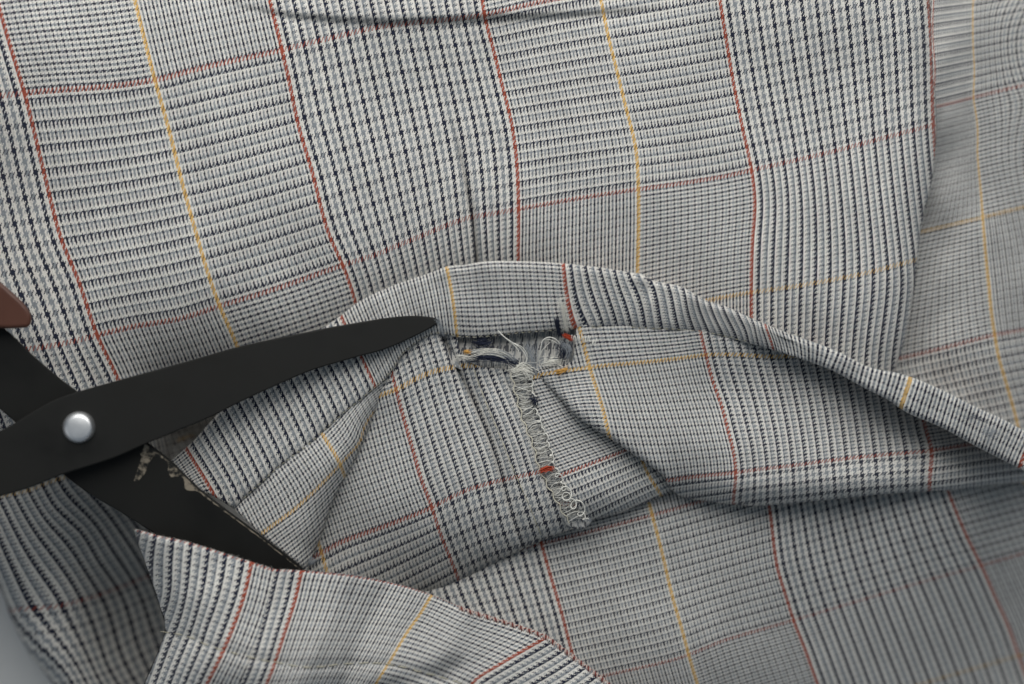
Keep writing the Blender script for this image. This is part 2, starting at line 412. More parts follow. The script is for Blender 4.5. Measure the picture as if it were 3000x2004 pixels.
# side panel (drops away past the fold)
uB = (L(1340, [(2850, 0), (2850, 134), (2850, 286), (2862, 446), (2875, 580), (2884, 700), (2897, 834), (2915, 981), (2942, 1102), (2982, 1245)])
      + L(1208, [(2738, 0), (2742, 200), (2744, 400)]) + [(2690, 700, 1242), (2662, 900, 1246), (2640, 1050, 1244), (3000, 0, 1400), (3000, 300, 1398), (3000, 700, 1390), (3000, 1000, 1376), (2800, 1300, 1272)])
vB = (L(170, [(2777, 304), (2848, 286), (2996, 250)]) + L(288, [(2719, 674), (2871, 638), (2996, 607)]) + L(406, [(2643, 1048), (2759, 1021), (2915, 981), (3000, 966)])
      + [(2850, 20, 70), (3000, -20, 66), (2745, 0, 58)])
zB = [(2600, 0, 18), (2600, 600, 12), (2560, 1100, 8), (2735, 0, 28), (2740, 300, 28), (2800, 0, 22), (2800, 300, 22), (2780, 700, 14), (2740, 1000, 11), (2870, 0, 15), (2880, 300, 15.5), (2890, 700, 13), (2900, 1000, 10), (3000, 0, 0), (3000, 300, 4), (3000, 700, 4), (3000, 1050, 2), (2900, 1300, 2), (3250, 300, -27), (3250, 1200, -27), (3250, -100, -28), (3420, -560, -39), (3420, 1400, -39), (2600, -560, -34)]
def zmodB(a, Z): return Z + 1.0 * np.sin((a[:, 1] + 0.5 * a[:, 0]) / 34.0) * np.exp(-((a[:, 0] - 2770) / 45.0) ** 2) + 0.6 * np.sin((a[:, 1] - a[:, 0]) / 60)
side = panel('side_panel', [(2560, -560, 'c'), (3420, -560, 'c'), (3420, 1450, 'c'), (2900, 1400), (2540, 1180, 'c'), (2580, 600)], uB, vB, zB, garment, M_CLOTH, step=14, wrinkle=(0.8, 300, 5), zmod=zmodB)
side['label'] = 'blurred plaid cloth beyond the fold'

# lower panel
uE = (L(714, [(1584, 1583), (1602, 1650), (1629, 1740), (1651, 1816), (1669, 1888)]) + L(848, [(1903, 1480), (1921, 1547), (1947, 1650), (1970, 1749), (1997, 1840), (2018, 1920), (2043, 2004)])
      + L(982, [(2254, 1484), (2265, 1578), (2278, 1668), (2301, 1740), (2326, 1821), (2355, 1893), (2395, 2004)])
      + L(1206, [(2781, 1448), (2799, 1493), (2835, 1578), (2876, 1659), (2921, 1762), (2956, 1839), (2979, 1906)]) + [(1300, 1750, 590), (1420, 1900, 610)])
vE = (L(170, [(1777, 1978), (1876, 1956), (2000, 1925), (2112, 1879), (2224, 1846), (2328, 1816), (2449, 1780), (2584, 1740), (2718, 1700), (2867, 1659), (3000, 1621)])
      + [(2135, 1470, 8), (1600, 1640, 18), (2700, 1470, 76), (3000, 1450, 100), (1300, 1750, 34)])
zE = [(1200, 1650, 24), (1350, 1740, 24), (1600, 1600, 22), (1650, 1850, 24), (1900, 1480, 23), (1950, 1700, 22), (2000, 2000, 19), (2300, 1500, 20), (2300, 1750, 16), (2350, 2000, 6), (2700, 1440, 9), (2700, 1650, 2), (2700, 1850, -8), (2750, 2000, -18), (3000, 1400, -12), (3000, 1700, -24), (3000, 2000, -38),
      (1500, 2000, 24), (3200, 1700, -41), (3200, 2050, -40), (3300, 2560, -40), (2400, 2560, -38), (1400, 2560, -38), (1800, 2300, 0), (2000, 1300, 16), (2600, 1250, -2), (1500, 1450, 20)]
lower = panel('lower_panel', [(1150, 1560, 'c'), (1500, 1420), (2000, 1300), (2600, 1250), (3200, 1330, 'c'), (3300, 2560, 'c'), (1300, 2560, 'c'), (1150, 1900)], uE, vE, zE, garment, M_CLOTH, step=14, wrinkle=(0.9, 380, 21))
lower['label'] = 'shaded plaid cloth lying below the opened hem'

# dark pocket of cloth beside the table
uG = ([(9, 1480, 102), (58, 1480, 118), (108, 1480, 134), (157, 1480, 150), (287, 1641, 150), (359, 1749, 150), (139, 1704, 102), (165, 1740, 102), (60, 1790, 78), (110, 1880, 72), (200, 1990, 68), (300, 1960, 112), (400, 1880, 150), (240, 1560, 150)])
vG = (L(288, [(27, 1448), (90, 1435), (135, 1414), (180, 1401)]) + L(406, [(54, 1785), (148, 1780), (225, 1762), (314, 1736), (404, 1700)]) + [(150, 1950, 458), (300, 1930, 462), (400, 1850, 455)])
zG = [(-150, 1300, 26), (50, 1300, 22), (300, 1300, 8), (0, 1500, 16), (150, 1500, 12), (300, 1550, 0), (420, 1650, -16), (60, 1650, 11), (200, 1750, 2), (350, 1750, -18), (40, 1780, 6), (100, 1850, 5), (220, 1900, 0), (330, 1880, -15), (450, 1900, -28), (180, 1990, 2), (300, 1990, -6), (450, 2050, -22), (600, 1800, -36), (500, 1350, -14), (600, 1500, -30), (500, 2500, -38), (700, 2500, -39)]
GEDGE = [(-200, 1560), (-60, 1650), (0, 1727), (27, 1794), (49, 1848), (90, 1920), (135, 1974), (165, 2020), (215, 2100), (330, 2330), (430, 2560)]
def zmodG(a, Z):
    d, s, f = seg_dist(a, GEDGE); t = np.clip(1 - d / 55, 0, 1)
    return TABLE_Z + 0.9 + (Z - TABLE_Z - 0.9) * np.sqrt(np.clip(1 - t ** 2.2, 0.0, 1))
pocket = panel('pocket_panel', [(-200, 1200, 'c'), (560, 1230, 'c'), (640, 1600), (760, 2560, 'c'), (430, 2560, 'c')] + GEDGE[::-1][1:-1] + [(-200, 1560, 'c')], uG, vG, zG, garment, M_CLOTH, step=12, wrinkle=(0.7, 240, 31), zmod=zmodG)
pocket['label'] = 'dark shaded plaid cloth under the scissors'

# inner panel left of the seam
SEAM_L = [(1488, 1072), (1498, 1093), (1509, 1146), (1520, 1191), (1533, 1236), (1549, 1271), (1565, 1312), (1576, 1365), (1593, 1400), (1611, 1434), (1634, 1474), (1654, 1509), (1668, 1535)]
SEAM_R = [(1552, 1072), (1556, 1100), (1562, 1140), (1571, 1200), (1584, 1235), (1598, 1267), (1608, 1303), (1619, 1334), (1627, 1370), (1640, 1404), (1657, 1431), (1670, 1457), (1688, 1482), (1704, 1508), (1720, 1526)]
INCREASE = [(1300, 990), (1345, 1090), (1395, 1190), (1440, 1300), (1475, 1420), (1500, 1520), (1530, 1600)]
uD = (L(490, [(1154, 1115), (1167, 1169), (1192, 1258), (1214, 1334), (1232, 1400), (1260, 1471), (1292, 1569), (1314, 1623), (1341, 1691)])
      + L(356, [(932, 1587), (945, 1630), (955, 1667)]) + [(1060, 1280, 442), (1100, 1200, 462), (1000, 1400, 406), (1050, 1450, 418), (1100, 1500, 430), (960, 1500, 376)]
      + [(1310, 1070, 558), (1360, 1080, 578), (1420, 1090, 604), (1480, 1090, 626), (1450, 1350, 574), (1560, 1400, 612), (1620, 1500, 622), (1470, 1560, 560)])
vD = (L(288, [(1134, 1151), (1179, 1133), (1214, 1111), (1268, 1088), (1312, 1079), (1357, 1071), (1424, 1068)])
      + L(406, [(905, 1640), (1000, 1587), (1112, 1547), (1260, 1489), (1359, 1439), (1449, 1412), (1570, 1385)])
      + [(1339, 1000, 268), (1223, 1015, 264), (1400, 1640, 476), (1080, 1680, 440), (1050, 1320, 330), (990, 1430, 356)])
zD = [(1090, 1150, 41), (1225, 1010, 46), (1340, 1000, 46), (1450, 1060, 43), (1000, 1380, 36), (960, 1500, 33), (930, 1600, 31), (980, 1680, 30),
      (1080, 1300, 39), (1150, 1200, 42.5), (1060, 1450, 37.5), (1200, 1350, 42), (1300, 1150, 43.5), (1300, 1300, 42.5), (1400, 1300, 41.5), (1250, 1550, 38), (1400, 1450, 40), (1500, 1250, 42), (1560, 1400, 40.5), (1500, 1560, 35), (1400, 1620, 32), (1300, 1680, 29), (1640, 1520, 36), (1200, 1700, 28), (1100, 1720, 28), (850, 1500, 30), (1050, 1150, 36)]
VALLEY = [(1172, 1052), (1150, 1090), (1118, 1165), (1090, 1235), (1062, 1300), (1030, 1365), (990, 1435), (960, 1510), (935, 1585), (905, 1660), (890, 1700)]
DBOT = [(1690, 1545), (1600, 1580), (1530, 1610), (1440, 1655), (1370, 1700), (1310, 1735), (1200, 1765)]
def zmodD(a, Z):
    d, s, f = seg_dist(a, INCREASE)
    Z = Z - (5.5 * np.exp(-d / 5.5) + 2.0 * np.exp(-((d * s + 12) / 22) ** 2)) * np.clip(1.3 - f, 0.3, 1)
    d, s, f = seg_dist(a, DBOT); t = np.clip(1 - d / 80, 0, 1)
    Z = Z - 7 * (1 - np.sqrt(np.clip(1 - t * t, 0, 1)))
    d, s, f = seg_dist(a, STITCH); return Z - 0.5 * np.exp(-(d / 22) ** 2)
inner = panel('inner_panel', [(800, 1640, 'c'), (880, 1440), (990, 1290), (1060, 1170), (1110, 1090), (1160, 1030), (1205, 990), (1270, 958), (1335, 962, 'c'), (1350, 1040), (1400, 1072), (1470, 1080, 'c')] + SEAM_L[1:-1] + [(1690, 1545, 'c')] + DBOT[1:]
              + [(1050, 1790), (960, 1760), (850, 1700, 'c')], uD, vD, zD, garment, M_WRONG, step=8, wrinkle=(0.45, 210, 41), zmod=zmodD, fine=(INCREASE,))
inner['label'] = 'inside of the plaid cloth, left of the frayed seam'

# hem allowance running down to the valley
uJ = L(356, [(951, 1284), (975, 1320), (999, 1366)]) + [(771, 1560, 250), (830, 1643, 252), (924, 1437, 318), (860, 1500, 290), (1089, 1150, 420), (1150, 1080, 452), (713, 1464, 246), (828, 1361, 302), (900, 1650, 290), (1020, 1380, 362), (960, 1480, 330)]
vJ = (L(288, [(771, 1560), (860, 1495), (924, 1437), (997, 1364), (1060, 1292), (1100, 1200)]) + [(713, 1464, 246), (828, 1361, 246), (943, 1270, 246), (1045, 1182, 252), (1125, 1115, 256), (910, 1640, 344), (960, 1500, 320), (1025, 1370, 304), (1080, 1260, 298), (840, 1600, 316)])
zJ = [(690, 1488, 45.9), (830, 1365, 46.4), (950, 1275, 46.4), (1090, 1150, 46.4), (1160, 1070, 46.4), (780, 1570, 44.5), (860, 1500, 45.5), (930, 1430, 46), (1000, 1360, 45.5), (1050, 1290, 45), (890, 1650, 42), (900, 1570, 43), (960, 1490, 42), (1020, 1380, 42.5), (1080, 1260, 43.5), (925, 1600, 39)]
def zmodJ(a, Z):
    d, s, f = seg_dist(a, VALLEY); t = np.clip(1 - d / 55, 0, 1); Z = Z - 5.5 * (1 - np.sqrt(np.clip(1 - t * t, 0, 1)))
    d, s, f = seg_dist(a, STITCH); return Z - 0.7 * np.exp(-(d / 18) ** 2)
allow = panel('hem_allowance', [(660, 1470, 'c'), (700, 1440), (810, 1345), (925, 1255), (980, 1205), (1070, 1132), (1140, 1060), (1172, 1030, 'c')] + VALLEY[:-1] + [(890, 1700, 'c'), (886, 1663), (767, 1568), (690, 1495)], uJ, vJ, zJ, garment, M_WRONG, step=9, wrinkle=(0.3, 160, 43), zmod=zmodJ)
allow['label'] = 'narrow hem allowance with a yellow line beside the lower blade'

# inner cloth right of the seam, under the fold
uH = L(848, [(1880, 1345), (1898, 1390), (1930, 1439)]) + [(1640, 1394, 752), (1720, 1526, 758), (1580, 1110, 796), (1700, 1200, 822), (1600, 1250, 772), (1800, 1320, 818)]
vH = L(406, [(1638, 1394), (1740, 1355), (1835, 1318)]) + L(288, [(1585, 1100), (1660, 1092)]) + [(1700, 1195, 338), (1600, 1220, 334), (1610, 1310, 370), (1780, 1262, 372), (1720, 1520, 462), (1930, 1440, 470)]
zH = [(1560, 1090, 43), (1600, 1180, 41), (1580, 1240, 41.5), (1640, 1210, 39.5), (1700, 1260, 38), (1620, 1330, 40.5), (1650, 1420, 39.5), (1720, 1350, 38), (1800, 1330, 35.5), (1900, 1400, 33), (1750, 1440, 38), (1720, 1520, 35), (1850, 1480, 33), (1940, 1450, 31), (1700, 1120, 40), (1860, 1250, 33)]
HBOT = [(1722, 1528), (1790, 1510), (1853, 1490), (1938, 1455), (1975, 1430)]
def zmodH(a, Z):
    d, s, f = seg_dist(a, HBOT); t = np.clip(1 - d / 70, 0, 1); return Z - 6 * (1 - np.sqrt(np.clip(1 - t * t, 0, 1)))
under = panel('under_fold_panel', SEAM_R[1:-1] + [(1722, 1528, 'c')] + HBOT[1:] + [(1990, 1400, 'c'), (1900, 1270), (1760, 1170), (1640, 1075), (1552, 1078, 'c')], uH, vH, zH, garment, M_WRONG, step=10, wrinkle=(0.4, 170, 51), zmod=zmodH)
under['label'] = 'inside of the plaid cloth, right of the frayed seam'

# folded inner panel to the right
RIDGE = [(1580, 1094), (1640, 1168), (1690, 1222), (1740, 1255), (1786, 1284), (1848, 1327), (1938, 1390), (1962, 1428), (2000, 1457)]
RIM = [(2000, 1457), (2067, 1468), (2135, 1477), (2224, 1482), (2337, 1473), (2449, 1462), (2584, 1448), (2718, 1439), (2786, 1435), (2898, 1421), (3000, 1412), (3150, 1400)]
uI = (L(848, [(1710, 1008), (1728, 1079), (1750, 1146), (1768, 1204), (1783, 1271)]) + L(982, [(2054, 981), (2067, 1035), (2087, 1115), (2112, 1182), (2134, 1267), (2150, 1330), (2156, 1395), (2148, 1466)])
      + L(1206, [(2705, 1230), (2714, 1267), (2732, 1325), (2727, 1358), (2723, 1421)]) + [(1590, 1098, 800), (1960, 1420, 900)])
vI = (L(288, [(1585, 1097), (1647, 1088), (1714, 1079), (1826, 1066), (2000, 1048), (2067, 1039), (2179, 1039), (2241, 1044)]) + L(406, [(1960, 1408), (2000, 1400), (2152, 1385), (2313, 1365), (2446, 1347), (2625, 1329), (2732, 1320), (2835, 1303)])
      + [(2224, 1480, 450), (2500, 1455, 452), (1700, 985, 258), (1700, 1190, 334), (1786, 1270, 362), (2000, 980, 262)])
zI = [(1690, 970, 45.8), (1850, 970, 45.4), (2000, 976, 44.6), (2150, 1005, 43), (1585, 1095, 44), (1640, 1150, 44), (1700, 1060, 44), (1700, 1200, 44.5), (1786, 1270, 44), (1850, 1310, 43), (1940, 1385, 40), (1980, 1430, 36), (1850, 1150, 42.5), (2000, 1150, 40.5), (1950, 1280, 42), (2100, 1300, 41),
      (2150, 1150, 38), (2150, 1420, 39.5), (2300, 1100, 34), (2300, 1250, 37), (2350, 1400, 38), (2500, 1150, 26), (2500, 1280, 30), (2550, 1400, 33), (2700, 1220, 14), (2700, 1330, 22), (2750, 1410, 23), (2900, 1300, 5), (2900, 1390, 10), (3050, 1390, 2), (2400, 1040, 28), (2650, 1120, 14), (2900, 1220, 0)]
def zmodI(a, Z):
    d, s, f = seg_dist(a, RIM); t = np.clip(1 - d / 75, 0, 1); Z = Z - 12 * (1 - np.sqrt(np.clip(1 - t * t, 0, 1))) * np.clip(1.15 - 0.5 * f, 0, 1)
    d, s, f = seg_dist(a, RIDGE); t = np.clip(1 - d / 26, 0, 1); return Z - 2.6 * (1 - np.sqrt(np.clip(1 - t * t, 0, 1)))
fold = panel('folded_panel', [(1690, 950, 'c'), (1781, 942), (1870, 945), (2000, 952), (2134, 972), (2268, 1005), (2370, 1035), (2446, 1060), (2598, 1135), (2759, 1215), (2900, 1290), (3150, 1385, 'c')] + RIM[::-1] + RIDGE[::-1][1:-1] + [(1572, 1092, 'c'), (1630, 1074), (1678, 1060, 'c')], uI, vI, zI, garment, M_WRONG,
             step=11, wrinkle=(0.45, 260, 61), zmod=zmodI)
fold['label'] = 'inside of the plaid cloth bulging out beneath the hem'

# torn slit: the seam allowance seen through it
uS = [(1330, 1000, 566), (1680, 1000, 700), (1330, 1080, 566), (1680, 1080, 702), (1500, 1040, 632)]
vS = [(1330, 1000, 246), (1680, 1000, 248), (1330, 1080, 254), (1680, 1080, 256), (1500, 1040, 251)]
slit = panel('seam_allowance', [(1318, 955, 'c'), (1500, 950), (1700, 945, 'c'), (1705, 1080, 'c'), (1620, 1110), (1530, 1120), (1420, 1105), (1318, 1070, 'c')], uS, vS, [(1330, 960, 41.5), (1330, 1080, 42), (1700, 960, 41.5), (1700, 1080, 42), (1500, 1030, 40.5)], garment, M_SLIT, step=9, wrinkle=(0.5, 60, 71))
slit['label'] = 'frayed seam allowance showing through the torn slit'

# hem band
uC = (L(356, [(1308, 780), (1321, 843), (1333, 923), (1339, 986)]) + L(490, [(1650, 771), (1656, 834), (1670, 914), (1683, 968)]) + L(222, [(1005, 940), (1058, 1044), (1078, 1087), (1098, 1129)]) + L(-2, [(548, 1320), (580, 1370), (610, 1420), (629, 1453)])
      + [(1674, 790, 498), (1716, 790, 514), (1759, 795, 530), (1803, 800, 546), (1839, 805, 562), (1920, 840, 580), (1960, 848, 594), (2007, 865, 610), (2042, 887, 626), (2083, 905, 642), (2125, 923, 658), (2170, 941, 674), (2214, 955, 690),
         (1730, 955, 500), (1770, 955, 516), (1812, 955, 532), (1855, 960, 548), (1900, 963, 566), (1945, 965, 580), (2000, 970, 598), (2060, 973, 620), (2134, 988, 648), (2201, 1006, 678)]
      + L(714, [(2238, 955), (2262, 1010)]) + L(848, [(2668, 1108), (2640, 1190)]) + [(3000, 1265, 972), (2960, 1355, 972), (2450, 1030, 780), (2425, 1080, 780), (2850, 1190, 914), (2820, 1285, 914)])
vC = ([(x, y, 198) for x, y in EDGE[:26]] + [(x, y, 266) for x, y in STITCH[1:26]] + [(x, y, 198) for x, y in EDGE[26:-1]] + [(x, y, 222) for x, y in LOWER[1:-1]] + [(579, 1433, 254)])
zC = [(520, 1345, 47), (570, 1420, 47), (625, 1230, 47), (690, 1480, 46.5), (700, 1330, 48.5), (830, 1365, 47), (830, 1060, 46), (850, 1200, 48), (950, 965, 46), (950, 1270, 47), (1000, 1080, 48), (1090, 1150, 47), (1060, 885, 48), (1150, 960, 48.5), (1225, 1004, 47), (1200, 820, 50), (1310, 785, 52), (1330, 900, 50),
      (1340, 986, 47), (1430, 770, 53), (1450, 880, 50), (1450, 985, 47), (1530, 770, 53), (1560, 880, 50.5), (1620, 970, 47), (1650, 772, 53), (1680, 880, 50), (1700, 965, 46.5), (1850, 802, 52), (1850, 900, 49), (1860, 960, 46), (1990, 845, 51), (1990, 920, 48.5), (2000, 968, 45.5), (2130, 905, 50), (2130, 988, 45),
      (2230, 950, 49), (2260, 1020, 44.5), (2380, 1010, 47), (2370, 1055, 45), (2545, 1080, 44), (2540, 1135, 43), (2650, 1105, 42), (2650, 1200, 40), (2850, 1195, 37), (2830, 1290, 35), (3000, 1270, 33), (2980, 1370, 31), (3110, 1380, 28)]
def zmodC(a, Z):
    d, s, f = seg_dist(a, EDGE); t = np.clip(1 - d / 15, 0, 1); Z = Z - 2.6 * (1 - np.sqrt(np.clip(1 - t * t, 0, 1)))
    Z = Z + 0.45 * np.sin(f * 150) * np.exp(-d / 130) * (f > 0.25) 
    d, s, f = seg_dist(a, STITCH); Z = Z - 1.0 * np.exp(-(d / 12) ** 2) + 0.25 * np.sin(f * 190) * np.exp(-d / 40)
    d, s, f = seg_dist(a, LOWER[1:]); t = np.clip(1 - d / 16, 0, 1); Z = Z - 2.0 * (1 - np.sqrt(np.clip(1 - t * t, 0, 1)))
    # pinched tuck in the fold
    Z = Z + 1.4 * np.exp(-((a[:, 0] - 1875) / 22) ** 2 - ((a[:, 1] - 815) / 26) ** 2) - 1.6 * np.exp(-((a[:, 0] - 1905) / 14) ** 2 - ((a[:, 1] - 835) / 40) ** 2)
    return Z
band = panel('hem_band', [(502, 1349, 'c')] + EDGE[1:-1] + [(3110, 1310, 'c'), (3110, 1440, 'c')] + LOWER[::-1][1:-1] + STITCH[::-1][:-1] + [(686, 1492, 'c'), (629, 1456), (579, 1430)], uC, vC, zC, garment, M_CLOTH, step=9, wrinkle=(0.35, 150, 81), zmod=zmodC, thick=0.55, uvmod=lambda a, U, W: (U, np.where(U > 848.0, W + 96, W)))
band['label'] = 'turned up hem arching over the opening'

BK = EDGE[7:]
def inward(pts, q):
    out = []
    for i, p in enumerate(pts):
        a_, b_ = pts[max(0, i - 1)], pts[min(len(pts) - 1, i + 1)]; dx, dy = b_[0] - a_[0], b_[1] - a_[1]; l = math.hypot(dx, dy)
        out.append((p[0] - dy / l * q, p[1] + dx / l * q))
    return out
zb = [float(PANEL_Z['hem_band'](np.array([p], float))[0]) for p in inward(BK, 12)]
low = [(x, y, max(-6.0, min(z - 6, z - 6 - (x - 1300) / 32.0))) for (x, y), z in zip(BK, zb)]
back = strip('hem_back', [[(x, y, z - 2.6) for (x, y), z in zip(inward(BK, 17), zb)], [(x, y, z - 6) for (x, y), z in zip(inward(BK, 18), zb)], [(x, y, q[2]) for (x, y), q in zip(inward(BK, 26), low)]], 230, 760, 198, -40, garment, M_CLOTH)
back['label'] = 'outside of the cloth hanging behind the hem'

# near flap, two pieces either side of its own seam
FTOP1 = [(392, 1550), (420, 1556), (470, 1570), (530, 1582), (600, 1602), (700, 1634), (804, 1668)]
FTOP2 = [(804, 1668), (870, 1670), (1000, 1681), (1100, 1697), (1230, 1730), (1370, 1785), (1500, 1825), (1602, 1862), (1680, 1920), (1760, 1980), (1830, 2040), (1900, 2110), (2120, 2480)]
FSEAM = [(804, 1668), (795, 1720), (775, 1800), (752, 1870), (725, 1950), (700, 2020), (670, 2110), (560, 2480)]
FLEFT = [(392, 1550), (404, 1590), (428, 1660), (455, 1740), (478, 1810), (482, 1850), (462, 1910), (440, 1960), (420, 2010), (390, 2110), (330, 2480)]
zF = [(395, 1552, 60), (410, 1650, 57), (440, 1720, 56), (480, 1840, 54), (450, 1950, 54), (430, 2050, 52), (500, 1600, 63), (560, 1750, 64), (540, 1950, 63), (650, 1640, 62), (700, 1800, 64.5), (650, 2000, 66), (820, 1680, 60), (870, 1850, 63), (850, 2020, 65), (1000, 1690, 57), (1050, 1800, 58), (1030, 1950, 62), (1230, 1735, 54), (1200, 1850, 57),
      (1180, 2000, 60), (1400, 1800, 51), (1400, 1930, 56), (1380, 2050, 58), (1600, 1865, 48), (1580, 1960, 52), (1700, 1945, 46), (1650, 2050, 52), (1800, 2020, 45), (1850, 2090, 45), (330, 2480, -32), (700, 2480, -28), (1200, 2480, -28), (2120, 2480, -32)]
def zmodF(a, Z):
    d, s, f = seg_dist(a, FTOP1[:-1] + FTOP2[1:]); t = np.clip(1 - d / 13, 0, 1); Z = Z - 1.6 * (1 - np.sqrt(np.clip(1 - t * t, 0, 1)))
    d, s, f = seg_dist(a, FLEFT); t = np.clip(1 - d / 70, 0, 1); Z = Z - 9 * (1 - np.sqrt(np.clip(1 - t * t, 0, 1)))
    # soft folds running down the flap
    for (x0, y0, x1, y1, h, w) in ((1010, 1700, 860, 2050, 2.0, 38), (1135, 1730, 985, 2050, -3.4, 44), (1360, 1800, 1190, 2080, 2.4, 50), (1330, 1960, 1100, 2040, -2.6, 34), (640, 1640, 560, 2000, -0.8, 35)):
        d, s, f = seg_dist(a, [(x0, y0), (x1, y1)]); Z = Z + h * np.exp(-(d / w) ** 2)
    d, s, f = seg_dist(a, FSTITCH); return Z - 0.8 * np.exp(-(d / 14) ** 2)
FSTITCH = [(470, 1850), (560, 1868), (620, 1895), (720, 1922), (830, 1945), (920, 1955), (1010, 1945), (1130, 1945), (1260, 1975), (1380, 2010)]
uF1 = L(222, [(736, 1655), (714, 1749), (674, 1861), (638, 1942), (606, 2004)]) + [(405, 1570, 118), (450, 1590, 134), (505, 1585, 150), (560, 1595, 166), (610, 1610, 182), (660, 1625, 198), (420, 1660, 128), (470, 1740, 142), (490, 1830, 158), (520, 1830, 166), (440, 1990, 160), (560, 1830, 180), (600, 1830, 196), (780, 1670, 238)]
vF1 = [(x, y, 170.4) for x, y in FTOP1] + [(606, 2004, 262), (674, 1861, 222), (480, 1840, 240), (430, 2000, 280), (520, 1700, 200), (640, 1780, 206)]
flap1 = panel('front_flap', [(392, 1550, 'c')] + FTOP1[1:-1] + [(806, 1668, 'c')] + [(x + 3, y) for x, y in FSEAM[1:-1]] + [(563, 2480, 'c'), (330, 2480, 'c')] + FLEFT[::-1][1:-1], uF1, vF1, zF, garment, M_CLOTH, step=10, wrinkle=(0.5, 180, 91), zmod=zmodF, thick=0.9, sub='flap1')
flap1['label'] = 'corner of the near flap with close navy stripes'
uF2 = L(222, [(885, 1668), (867, 1749), (831, 1861), (799, 1960), (781, 2004)]) + L(356, [(1269, 1736), (1229, 1803), (1193, 1852), (1148, 1929), (1103, 2000)]) + L(490, [(1602, 1866), (1539, 1902), (1449, 1956), (1391, 1992)]) + [(804, 1668, 194), (725, 1950, 194), (1800, 2010, 584)]
vF2 = [(x, y, 170.4) for x, y in FTOP2] + [(1148, 1929, 236), (1229, 1803, 196), (799, 1960, 248), (831, 1861, 222), (1539, 1902, 188), (1449, 1956, 214), (1000, 1830, 212), (980, 2000, 262)]
flap2 = panel('front_flap', [(805, 1668, 'c')] + FTOP2[1:-1] + [(2120, 2480, 'c'), (560, 2480, 'c')] + FSEAM[::-1][1:-1], uF2, vF2, [(x, y, z + 0.5) for x, y, z in zF], garment, M_CLOTH, step=10, wrinkle=(0.5, 180, 91), zmod=zmodF, thick=0.9, sub='flap2')
flap2['label'] = 'near flap with a rust edge and one yellow line'

strip('flap_wall', [[(x, y, zz) for (x, y), zz in zip(FLEFT, np.append(np.linspace(51, 42, len(FLEFT) - 1), -36))], [(x + 8, y, zz) for (x, y), zz in zip(FLEFT, np.append(np.linspace(40, 34, len(FLEFT) - 1), -37))], [(x + 40, y, 10 if y < 2200 else -38) for x, y in FLEFT], [(x + 100, y, -30 if y < 2200 else -39) for x, y in FLEFT]], 100, 90, 180, 60, garment, M_CLOTH)
BW = [(480, 1335), (560, 1410), (640, 1475), (770, 1575), (890, 1670), (1000, 1790)]
strip('hem_shade_wall', [[(x, y, zz) for (x, y), zz in zip(BW, (44.5, 44.5, 44, 42, 38, 28))], [(x - 4, y + 6, 20) for x, y in BW], [(x - 10, y + 10, -25) for x, y in BW]], 300, 120, 180, 60, garment, M_CLOTH)  # added unseen cloth sheet below the lower blade, keeps light out of the pocket

# ------------------------------------------------------------------ stitching and threads (parts of the cloth they sit in)
def zat(key, x, y): return float(PANEL_Z[key](np.array([[x, y]], float))[0])

def dashes(name, line, key, parent, mat, length, gap, r, jit=1.5, lift=0.15, cross=0.0):
    c = catmull(line, 3.0); cum = np.concatenate([[0], np.cumsum(np.linalg.norm(np.diff(c, axis=0), axis=1))]); s = 0.0; paths = []; zs = PANEL_Z[key](c)
    while s + length < cum[-1]:
        pts = []
        for k in range(4):
            q = s + length * k / 3.0; x = np.interp(q, cum, c[:, 0]); y = np.interp(q, cum, c[:, 1]); z = np.interp(q, cum, zs)
            pts.append(P(x, y + cross * (k / 3 - .5) + rng.uniform(-jit, jit), z + lift + 0.25 * math.sin(k / 3 * math.pi)))
        paths.append(pts); s += length + gap * rng.uniform(0.7, 1.5)
    o = tube_mesh(name, paths, r * MM, mat, parent, 5); o['kind'] = 'stuff'
    return o
dashes('hem_stitching', [(x, y - 3) for x, y in STITCH[1:-1]], 'hem_band', band, M_TSTITCH, 11, 8, 0.11)
dashes('flap_stitching', [(x, y) for x, y in FSTITCH if x < 740], 'flap1', flap1, M_TSTITCH, 26, 14, 0.17)
dashes('flap_stitching', [(x, y) for x, y in FSTITCH if x > 715], 'flap2', flap2, M_TSTITCH, 30, 10, 0.17)
dashes('seam_stitching', [(1388, 1080), (1420, 1170), (1470, 1290), (1510, 1390), (1550, 1480), (1590, 1580)], 'inner_panel', inner, M_TSTITCH, 30, 3, 0.14)

# overlock seam: two edge threads and the ladder of stitches between them
def along(line, t):
    c = np.array([p[:2] for p in line], float); s = np.concatenate([[0], np.cumsum(np.linalg.norm(np.diff(c, axis=0), axis=1))]); q = t * s[-1]
    return np.interp(q, s, c[:, 0]), np.interp(q, s, c[:, 1])
def zs_seam(x, y): return max(zat('inner_panel', x, y), zat('under_fold_panel', x, y), zat('seam_allowance', min(max(x, 1330), 1690), min(y, 1080)) if y < 1080 else 0) 
